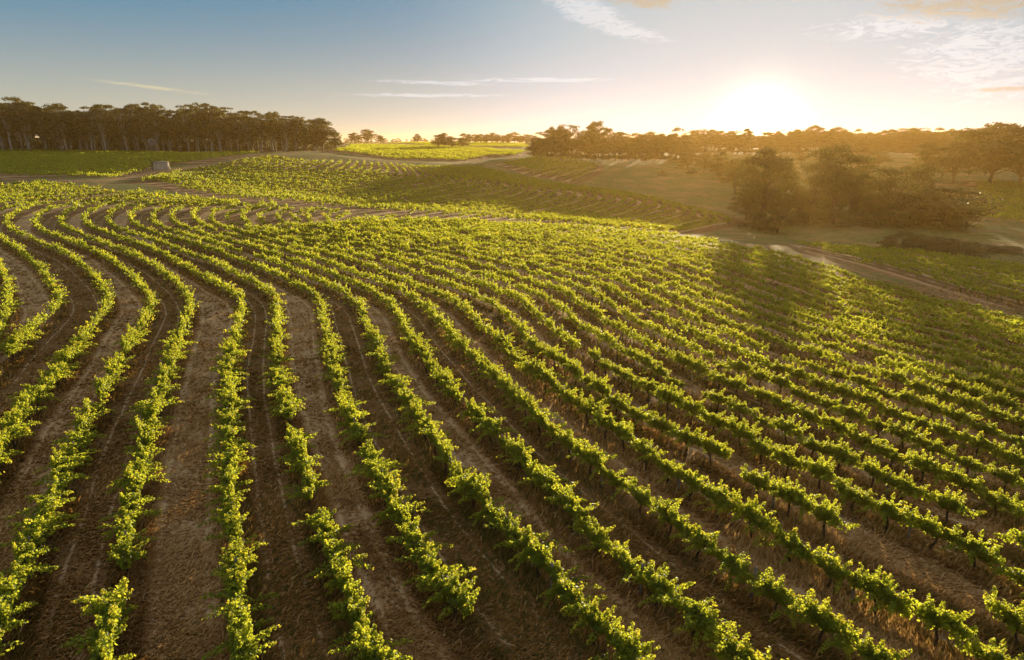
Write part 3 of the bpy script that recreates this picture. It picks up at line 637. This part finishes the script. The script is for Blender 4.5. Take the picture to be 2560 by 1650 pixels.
OPEN = [mk(300 + i, M_TREE, M_DARKB, H=10, Wd=7.5, trunk_frac=.28, n_clump=30, leafn=170, shape='gum', leaf=.22, flat=.66) for i in range(4)]
WOODY = [mk(500 + i, M_TREE, M_DARKB, H=10, Wd=9.5, trunk_frac=.18, n_clump=44, leafn=260, shape='dome', leaf=.28, flat=.58) for i in range(5)]
BUSH = [mk(400 + i, M_BUSH, M_DARKB, H=10, Wd=15, trunk_frac=.12, n_clump=26, leafn=220, shape='bush', leaf=.5) for i in range(4)]
GBUSH = [mk(450 + i, M_TREE, M_DARKB, H=10, Wd=13, trunk_frac=.12, n_clump=26, leafn=220, shape='bush', leaf=.45) for i in range(3)]
tr_rng = np.random.default_rng(5)
def plant(kinds, u, vt, Y, label, cat, name, width=None, vb=None, group=None, var=None, names=('crown', 'trunk')):
    """a tree whose trunk stands in the direction u at distance Y (or where the line of vb meets the land), as tall as the photo shows"""
    if Y is None: x, y = to_ground([(u, vb)])[0]
    else: d = pix_dir(u, 370); y = Y; x = d[0]*Y/d[1]
    g = float(ground_z(x, y)); d = pix_dir(u, vt); top = CAM_H + d[2]*y/d[1]; H = max(1.2, top - g); sc = H/10
    k = kinds[int(tr_rng.integers(len(kinds))) if var is None else var % len(kinds)]
    co = np.array([w_.co.x for w_ in list(k[0].vertices)[::40]]); W0 = co.max() - co.min(); sw = sc*tr_rng.uniform(.9, 1.15)
    if width: sw = (width/FPX*math.hypot(x, y))/W0
    o = thing(name, label, cat, (x, y, g), tr_rng.uniform(0, 6.28), group, (sw, sw, sc)); link(names[0], k[0], o); link(names[1], k[1], o); return o
# left wood: front rank with pale trunks, then ranks behind it
prof = [(-60, 262), (0, 253), (25, 262), (56, 243), (90, 250), (105, 268), (150, 258), (173, 268), (192, 285), (226, 268), (264, 262), (320, 271), (346, 260), (395, 260), (433, 268), (527, 260), (557, 270), (602, 279), (655, 281), (716, 281), (749, 290), (772, 298), (810, 292), (836, 309), (850, 330)]
pu, pv = np.array(prof, float).T
order = []
for rank, (Y0, du, dv) in enumerate([(345, 21, 9), (362, 24, 3), (385, 26, -3)]):
    for u_ in np.arange(-55, 826, du):
        uu = u_ + tr_rng.uniform(-6, 6); Y = Y0 + tr_rng.uniform(-5, 8); Y -= max(0, (uu - 600))*.03
        if uu > 700 and rank == 2: continue
        vt = float(np.interp(uu, pu, pv)) + dv + (tr_rng.uniform(-4, 30) if rank == 0 else tr_rng.uniform(-7, 12))
        order.append((uu, vt, Y, rank))
for rank, word in ((0, 'front'), (1, 'second'), (2, 'back')):
    lst = sorted([o_ for o_ in order if o_[3] == rank])
    for n_, (uu, vt, Y, _) in enumerate(lst):
        plant(GUM, uu, vt, Y, f'tall dark gum, {nth(n_+1)} from left in the {word} rank of the left wood', 'tree', 'gum_tree', width=tr_rng.uniform(40, 64), group=f'{word} rank of gums in the left wood')
for n_, (uu, vt) in enumerate([(4, 250), (30, 262), (56, 242), (76, 252), (112, 262), (152, 256), (168, 262), (228, 262), (262, 259), (318, 268), (346, 257), (372, 266), (396, 259), (470, 268), (527, 257), (548, 264), (690, 276), (738, 287), (756, 290)]):
    plant(GUM, uu, vt, 340 + tr_rng.uniform(-2, 10) - max(0, (uu - 600))*.03, f'taller gum, {nth(n_+1)} from left among those standing above the left wood', 'tree', 'gum_tree', width=tr_rng.uniform(38, 56), group='tall gums standing above the left wood')
for n_, uu in enumerate(range(-60, 840, 12)):      # understorey along the wood's foot
    Y = 352 + tr_rng.uniform(0, 34) - max(0, uu - 600)*.03; d = pix_dir(uu, 370); x = d[0]*Y/d[1]; g = float(ground_z(x, Y))
    u2, v2, z2 = project(np.array([x, Y, g])); plant(GBUSH, uu, float(v2) - tr_rng.uniform(12, 52), Y, f'dark shrub, {nth(n_+1)} from left along the foot of the left wood', 'shrub', 'shrub', width=tr_rng.uniform(24, 44), group='undergrowth of the left wood', names=('leaves', 'stems'))
plant(DOME, 806, 292, 335, 'broad dark tree at the right end of the left wood', 'tree', 'tree', width=82, var=0)
plant(DOME, 838, 322, 332, 'small leaning dark tree drooping from the right tip of the left wood', 'tree', 'tree', width=40, var=1)
# far middle
for a in [(888, 330, 640, 34, 'low rounded tree at left of three in the far field'), (920, 321, 640, 42, 'tallest rounded tree in the middle of three in the far field'), (952, 337, 640, 24, 'smallest rounded tree at right of three in the far field'),
          (1045, 333, 640, 23, 'lone small round tree in the far field'), (1098, 334, 420, 46, 'bushy tree at left of the small clump in mid field'), (1112, 330, 425, 40, 'tallest tree of the small clump in mid field'),
          (1130, 340, 422, 44, 'bushy tree at right of the small clump in mid field'), (1155, 342, 425, 38, 'lowest tree at far right of the small clump in mid field')]:
    plant(DOME, a[0], a[1], a[2], a[4], 'tree', 'tree', width=a[3])
lst = [(u_, 333 + tr_rng.uniform(-3, 6)) for u_ in range(1160, 1335, 14)]
for n_, (u_, vt) in enumerate(lst): plant(DOME, u_, vt - (4 if n_ % 4 == 1 else 0), 560 + tr_rng.uniform(0, 30), f'hazy grey tree, {nth(n_+1)} from left in the distant belt of trees', 'tree', 'tree', width=tr_rng.uniform(24, 36), group='distant belt of trees')
# central clump
cc = [(1338, 340, 44), (1362, 326, 50), (1378, 314, 40), (1402, 312, 52), (1420, 309, 46), (1441, 318, 30), (1462, 322, 34), (1478, 306, 42), (1496, 294, 52), (1516, 312, 36), (1548, 326, 60), (1590, 329, 56), (1625, 326, 64), (1655, 331, 48), (1692, 314, 46), (1350, 345, 50), (1392, 332, 56), (1432, 330, 60), (1470, 333, 60), (1510, 330, 64), (1550, 334, 60), (1600, 333, 70), (1640, 335, 60), (1680, 332, 60), (1712, 335, 60)]
cc.sort()
for n_, (u_, vt, wd_) in enumerate(cc):
    plant(OPEN if n_ in (2, 4, 6, 7, 8) else WOODY, u_, vt, 372 + tr_rng.uniform(-8, 12), f'golden-edged gum, {nth(n_+1)} from left in the clump left of the sun', 'tree', 'gum_tree', width=wd_*1.3, group='clump of gums left of the sun')
for n_, u_ in enumerate(range(1335, 1720, 17)):
    plant(GBUSH, u_, 350 + tr_rng.uniform(-10, 12), 362 + tr_rng.uniform(-6, 8), f'dark shrub, {nth(n_+1)} from left under the clump left of the sun', 'shrub', 'shrub', width=tr_rng.uniform(36, 50), group='undergrowth below the clump', names=('leaves', 'stems'))
for n_, (u_, v_, wd_) in enumerate([(1705, 408, 30), (1735, 420, 26), (1772, 404, 34), (1800, 432, 30), (1842, 420, 36), (1868, 440, 34), (1660, 425, 24), (2215, 440, 30), (2240, 452, 26)]):
    x, y = to_ground([(u_, v_ + 14)])[0]; plant(GBUSH, u_, v_, float(y), f'faint misty bush, {nth(n_+1)} planted on the golden slope below the sun', 'bush', 'bush', width=wd_, group='misty bushes on the golden slope', names=('leaves', 'stems'))
# ridge behind the sun
pr_u = [1700, 1740, 1790, 1850, 1900, 1960, 2020, 2074, 2130, 2200, 2262, 2300, 2375, 2440, 2500, 2600]
pr_v = [338, 322, 317, 322, 320, 318, 314, 312, 322, 328, 312, 320, 320, 318, 312, 312]
for rank, (Y0, du, dv) in enumerate([(425, 17, 6), (445, 19, 0)]):
    for n_, u_ in enumerate(np.arange(1730, 2620, du)):
        plant(OPEN if tr_rng.random() < .2 else WOODY, u_ + tr_rng.uniform(-5, 5), float(np.interp(u_, pr_u, pr_v)) + dv + tr_rng.uniform(-5, 13), Y0 + tr_rng.uniform(-6, 8),
              f'hazy ridge tree, {nth(n_+1)} from left in the {"front" if rank == 0 else "back"} line behind the sunny paddock', 'tree', 'tree', width=tr_rng.uniform(38, 58), group=f'{"front" if rank == 0 else "back"} line of ridge trees')
for n_, u_ in enumerate(range(1735, 2620, 24)):
    plant(GBUSH, u_ + tr_rng.uniform(-8, 8), 347 + tr_rng.uniform(-8, 10), 412 + tr_rng.uniform(-6, 6), f'hazy shrub, {nth(n_+1)} from left along the foot of the ridge trees', 'shrub', 'shrub', width=tr_rng.uniform(40, 62), group='shrubs at the foot of the ridge', names=('leaves', 'stems'))
# right valley
for u_, vt, Y, wd_, kd_, var, lab in [
    (1722, 368, 325, 50, WOODY, 0, 'misty tree on the golden slope, nearest to the clump of gums'), (1764, 378, 312, 54, DOME, 1, 'broad misty tree on the golden slope below the sun'),
    (1806, 374, 290, 62, WOODY, 3, 'rounded glowing tree just left of the large tree below the sun'), (1846, 392, 255, 70, DOME, 2, 'low glowing tree touching the large tree below the sun'),
    (2168, 384, 262, 62, DOME, 3, 'misty tree in the gap behind the domed tree'), (1972, 392, 240, 60, WOODY, 4, 'misty tree between the large tree and the domed tree'),
    (1920, 362, 190, 165, WOODY, 2, 'large glowing tree directly below the sun'), (2098, 348, 190, 175, DOME, 3, 'tall domed tree right of the sun with clumps below its crown'),
    (2050, 400, 180, 74, OPEN, 0, 'low tree with open clumps at left of the domed tree'), (2150, 418, 180, 84, OPEN, 1, 'low tree with open clumps at right of the domed tree'),
    (2262, 402, 178, 160, WOODY, 4, 'broad sloping tree with yellow-lit crown in the valley'), (2322, 400, 181, 90, DOME, 1, 'upper crown tree behind the broad sloping one in the valley'),
    (2390, 462, 172, 200, WOODY, 1, 'low wide green tree at right in the valley'), (2325, 351, 275, 78, DOME, 0, 'round tree left of the tall pair on the far slope'),
    (2398, 343, 265, 116, DOME, 3, 'wide dark tree with several stems on the far slope'), (2490, 298, 262, 170, DOME, 2, 'tallest spreading gum near the right edge'),
    (2570, 304, 255, 150, DOME, 4, 'tall gum cut by the right edge'), (2200, 374, 330, 58, DOME, 1, 'small hazy tree standing alone in the pale paddock'),
    (2008, 378, 345, 32, DOME, 5, 'tiny hazy tree behind the domed tree'), (2366, 414, 285, 34, OPEN, 2, 'thin sapling left of the wide dark tree'), (2434, 420, 285, 26, OPEN, 3, 'thin sapling between the wide tree and tallest gum'),
    (2475, 416, 290, 28, OPEN, 0, 'thin sapling beside the trunk of the tallest gum')]:
    plant(kd_, u_, vt, Y, lab, 'tree', 'tree', width=wd_, var=var)
sh = [(1880, 470, 80), (1915, 452, 84), (1950, 462, 80), (1985, 480, 80), (2015, 462, 76), (2050, 470, 84), (2085, 452, 84), (2120, 468, 84), (2155, 460, 90), (2190, 478, 84), (2225, 470, 90), (2260, 480, 96),
      (2300, 478, 90), (2335, 500, 90), (2370, 510, 90), (1900, 505, 80), (1965, 510, 80), (2035, 512, 80), (2105, 514, 80), (2180, 520, 80), (2250, 526, 80), (2320, 530, 80), (2400, 530, 80), (2450, 520, 70)]
for n_, (u_, vt, wd_) in enumerate(sorted(sh)): plant(GBUSH if n_ % 3 else WOODY, u_, vt + tr_rng.uniform(-8, 8), (196 if vt < 485 else 174) + tr_rng.uniform(-4, 8), f'olive shrub, {nth(n_+1)} from left along the creek below the valley trees', 'shrub', 'shrub', width=wd_, group='shrubs along the creek', names=('leaves', 'stems'))
sh = [(2255, 585, 60), (2300, 572, 76), (2345, 574, 70), (2385, 584, 70), (2425, 592, 66), (2470, 602, 70), (2515, 612, 70), (2570, 622, 80), (2330, 600, 50), (2410, 612, 60)]
for n_, (u_, vt, wd_) in enumerate(sorted(sh)): plant(BUSH, u_, vt, 134 + tr_rng.uniform(-3, 6), f'grey-brown scrubby bush, {nth(n_+1)} from left in the thicket beyond the right track', 'bush', 'bush', width=wd_, group='grey scrub thicket', names=('leaves', 'stems'))
plant(GBUSH, 386, 403, None, 'round green bush at the left side of the concrete water tank', 'bush', 'bush', width=20, vb=424, names=('leaves', 'stems'))
# a continuous far wood on the horizon
def wood_band(u0, u1, Yb, vtop, n, name, label):
    PVs, PTs, As, off = [], [], [], 0
    me = [tree_meshes(700 + i, H=10, Wd=10, trunk_frac=.2, n_clump=16, leafn=40, shape='bush', leaf=.9)[0] for i in range(4)]
    for _ in range(n):
        u_ = tr_rng.uniform(u0, u1); Y = Yb*tr_rng.uniform(1, 1.12); d = pix_dir(u_, 370); x = d[0]*Y/d[1]; g = float(ground_z(x, Y)); d = pix_dir(u_, vtop + tr_rng.uniform(-3, 7)); H = max(4, CAM_H + d[2]*Y/d[1] - g)
        V, t_, q, T = me[tr_rng.integers(4)]; a = tr_rng.uniform(0, 6.28); sw = H/10*tr_rng.uniform(.8, 1.2)
        PVs.append(np.stack([(V[:, 0]*math.cos(a) - V[:, 1]*math.sin(a))*sw + x, (V[:, 0]*math.sin(a) + V[:, 1]*math.cos(a))*sw + Y, V[:, 2]*H/10 + g], -1)); PTs.append(t_ + off); As.append(T); off += len(V)
    link(name, mesh_np(name, np.concatenate(PVs), np.concatenate(PTs), None, M_TREE, dict(tint=np.concatenate(As))), kind='stuff', label=label, category='woodland')
wood_band(600, 1420, 950, 345, 170, 'distant_woodland', 'hazy far-off wood along the horizon between the left wood and the central clump')
wood_band(-90, 720, 398, 306, 110, 'woodland', 'dark inner mass of the left wood behind its outer ranks')
wood_band(-900, -60, 600, 335, 60, 'distant_woodland', 'far-off wood beyond the left edge')

# ------------------------------------------------------------------ water tank and windmill
x, y = to_ground([(405, 424)])[0]; g = float(ground_z(x, y)); r_ = 16/FPX*math.hypot(x, y)
tk = thing('water_tank', 'round grey concrete water tank beside the dirt track', 'tank', (x, y, g))
z = np.array([-.2, 0, .9, 1.0, 2.3, 2.4]); V, t_, q = tube(np.stack([0*z, 0*z, z], -1), np.array([1.06, 1.06, 1.02, 1.0, .95, .97])*r_, 32); link('tank_wall', mesh_np('tank_wall', V, t_, q, M_CONC), tk)
V, t_, q = tube([[0, 0, 2.41], [0, 0, 2.5], [0, 0, 2.72]], [r_*1.0, r_*.98, r_*.1], 32); link('tank_roof', mesh_np('tank_roof', V, t_, q, M_METAL), tk)
V, t_, q = join([tube([[r_*1.08, 0, .1], [r_*1.08, 0, 2.2]], [.06, .06], 8), tube([[r_*1.08, 0, 2.2], [r_*.8, 0, 2.45]], [.06, .06], 8)]); link('pipe', mesh_np('pipe', V, t_, q, M_METAL), tk)
d = pix_dir(381, 370); Y = 336.0; x = d[0]*Y/d[1]; g = float(ground_z(x, Y)); Hh = 26/FPX*Y
wm = thing('windmill', 'old farm windmill on a lattice tower in front of the left wood', 'windmill', (x, Y, g), .5)
legs = []
for a, b_ in ((-1, -1), (1, -1), (1, 1), (-1, 1)):
    V, t_, q = tube([[a*.9, b_*.9, -.2], [a*.15, b_*.15, Hh]], [.06, .05], 5); link('tower_leg', mesh_np('tower_leg', V, t_, q, M_METAL), wm)
br = []
for f in np.linspace(.15, .9, 6):
    s = .9 - .75*f; c4 = [(-s, -s), (s, -s), (s, s), (-s, s)]
    for i_ in range(4):
        p, q_ = c4[i_], c4[(i_+1) % 4]; br.append(tube([[p[0], p[1], f*Hh], [q_[0], q_[1], f*Hh]], [.03, .03], 4)); br.append(tube([[p[0], p[1], f*Hh], [q_[0]*.85, q_[1]*.85, min(.98, f + .13)*Hh]], [.025, .025], 4))
V, t_, q = join(br); link('tower_bracing', mesh_np('tower_bracing', V, t_, q, M_METAL), wm)
fan = []
for i_ in range(18):
    a = i_/18*2*math.pi; c_, s_ = math.cos(a), math.sin(a); c2, s2 = math.cos(a + .24), math.sin(a + .24); r1, r2 = .45, 1.75
    fan.append((np.array([[r1*c_, -.5, Hh + r1*s_], [r2*c_, -.5, Hh + r2*s_], [r2*c2, -.36, Hh + r2*s2], [r1*c2, -.42, Hh + r1*s2], [r1*c_, -.48, Hh + r1*s_], [r2*c_, -.48, Hh + r2*s_], [r2*c2, -.34, Hh + r2*s2], [r1*c2, -.40, Hh + r1*s2]]), None, np.array([[0, 1, 2, 3], [7, 6, 5, 4], [0, 4, 5, 1], [1, 5, 6, 2], [2, 6, 7, 3], [3, 7, 4, 0]])))
V, t_, q = join(fan); link('wheel', mesh_np('wheel', V, t_, q, M_METAL), wm)
V, t_, q = tube([[0, -.5, Hh], [0, 1.8, Hh]], [.05, .04], 6); link('tail_boom', mesh_np('tail_boom', V, t_, q, M_METAL), wm)
V = np.array([[-.02, 1.5, Hh - .45], [-.02, 2.8, Hh - .6], [-.02, 2.8, Hh + .6], [-.02, 1.5, Hh + .35], [.02, 1.5, Hh - .45], [.02, 2.8, Hh - .6], [.02, 2.8, Hh + .6], [.02, 1.5, Hh + .35]])
link('tail_vane', mesh_np('tail_vane', V, None, np.array([[0, 1, 2, 3], [7, 6, 5, 4], [0, 4, 5, 1], [1, 5, 6, 2], [2, 6, 7, 3], [3, 7, 4, 0]]), M_METAL), wm)
# end posts of the rows along the left track
for n_, (a, b_) in enumerate([(311, 443), (326, 440), (340, 437), (354, 434), (367, 431), (380, 428), (393, 429), (403, 428), (731, 499), (757, 503), (790, 505), (935, 521), (1000, 526)]):
    x, y = to_ground([(a, b_)])[0]; o = link('fence_post', pm, label=f'grey wooden end post, {nth(n_+1)} from left along the track edge', category='post', group='end posts of the far rows'); o.location = (x, y, float(ground_z(x, y))); o.scale = (1.6, 1.6, 1.15)

# ------------------------------------------------------------------ air
bmv = np.array([(a, b_, c_) for c_ in (-60, 39) for b_ in (-620, 3110) for a in (-3010, 3010)], float)
me = mesh_np('haze', bmv, None, np.array([[0, 2, 3, 1], [4, 5, 7, 6], [0, 1, 5, 4], [2, 6, 7, 3], [0, 4, 6, 2], [1, 3, 7, 5]]))
hm = bpy.data.materials.new('haze_air'); hm.use_nodes = True; h = NT(hm.node_tree)
pv_ = h.n('ShaderNodeVolumePrincipled'); pv_.inputs['Color'].default_value = (1.0, .60, .18, 1); pv_.inputs['Density'].default_value = .00016; pv_.inputs['Anisotropy'].default_value = .60
ho = h.n('ShaderNodeOutputMaterial'); h.link(pv_.outputs[0], ho.inputs['Volume']); me.materials.append(hm)
link('haze', me, kind='stuff', label='warm golden haze hanging over the vineyard and valley', category='haze')
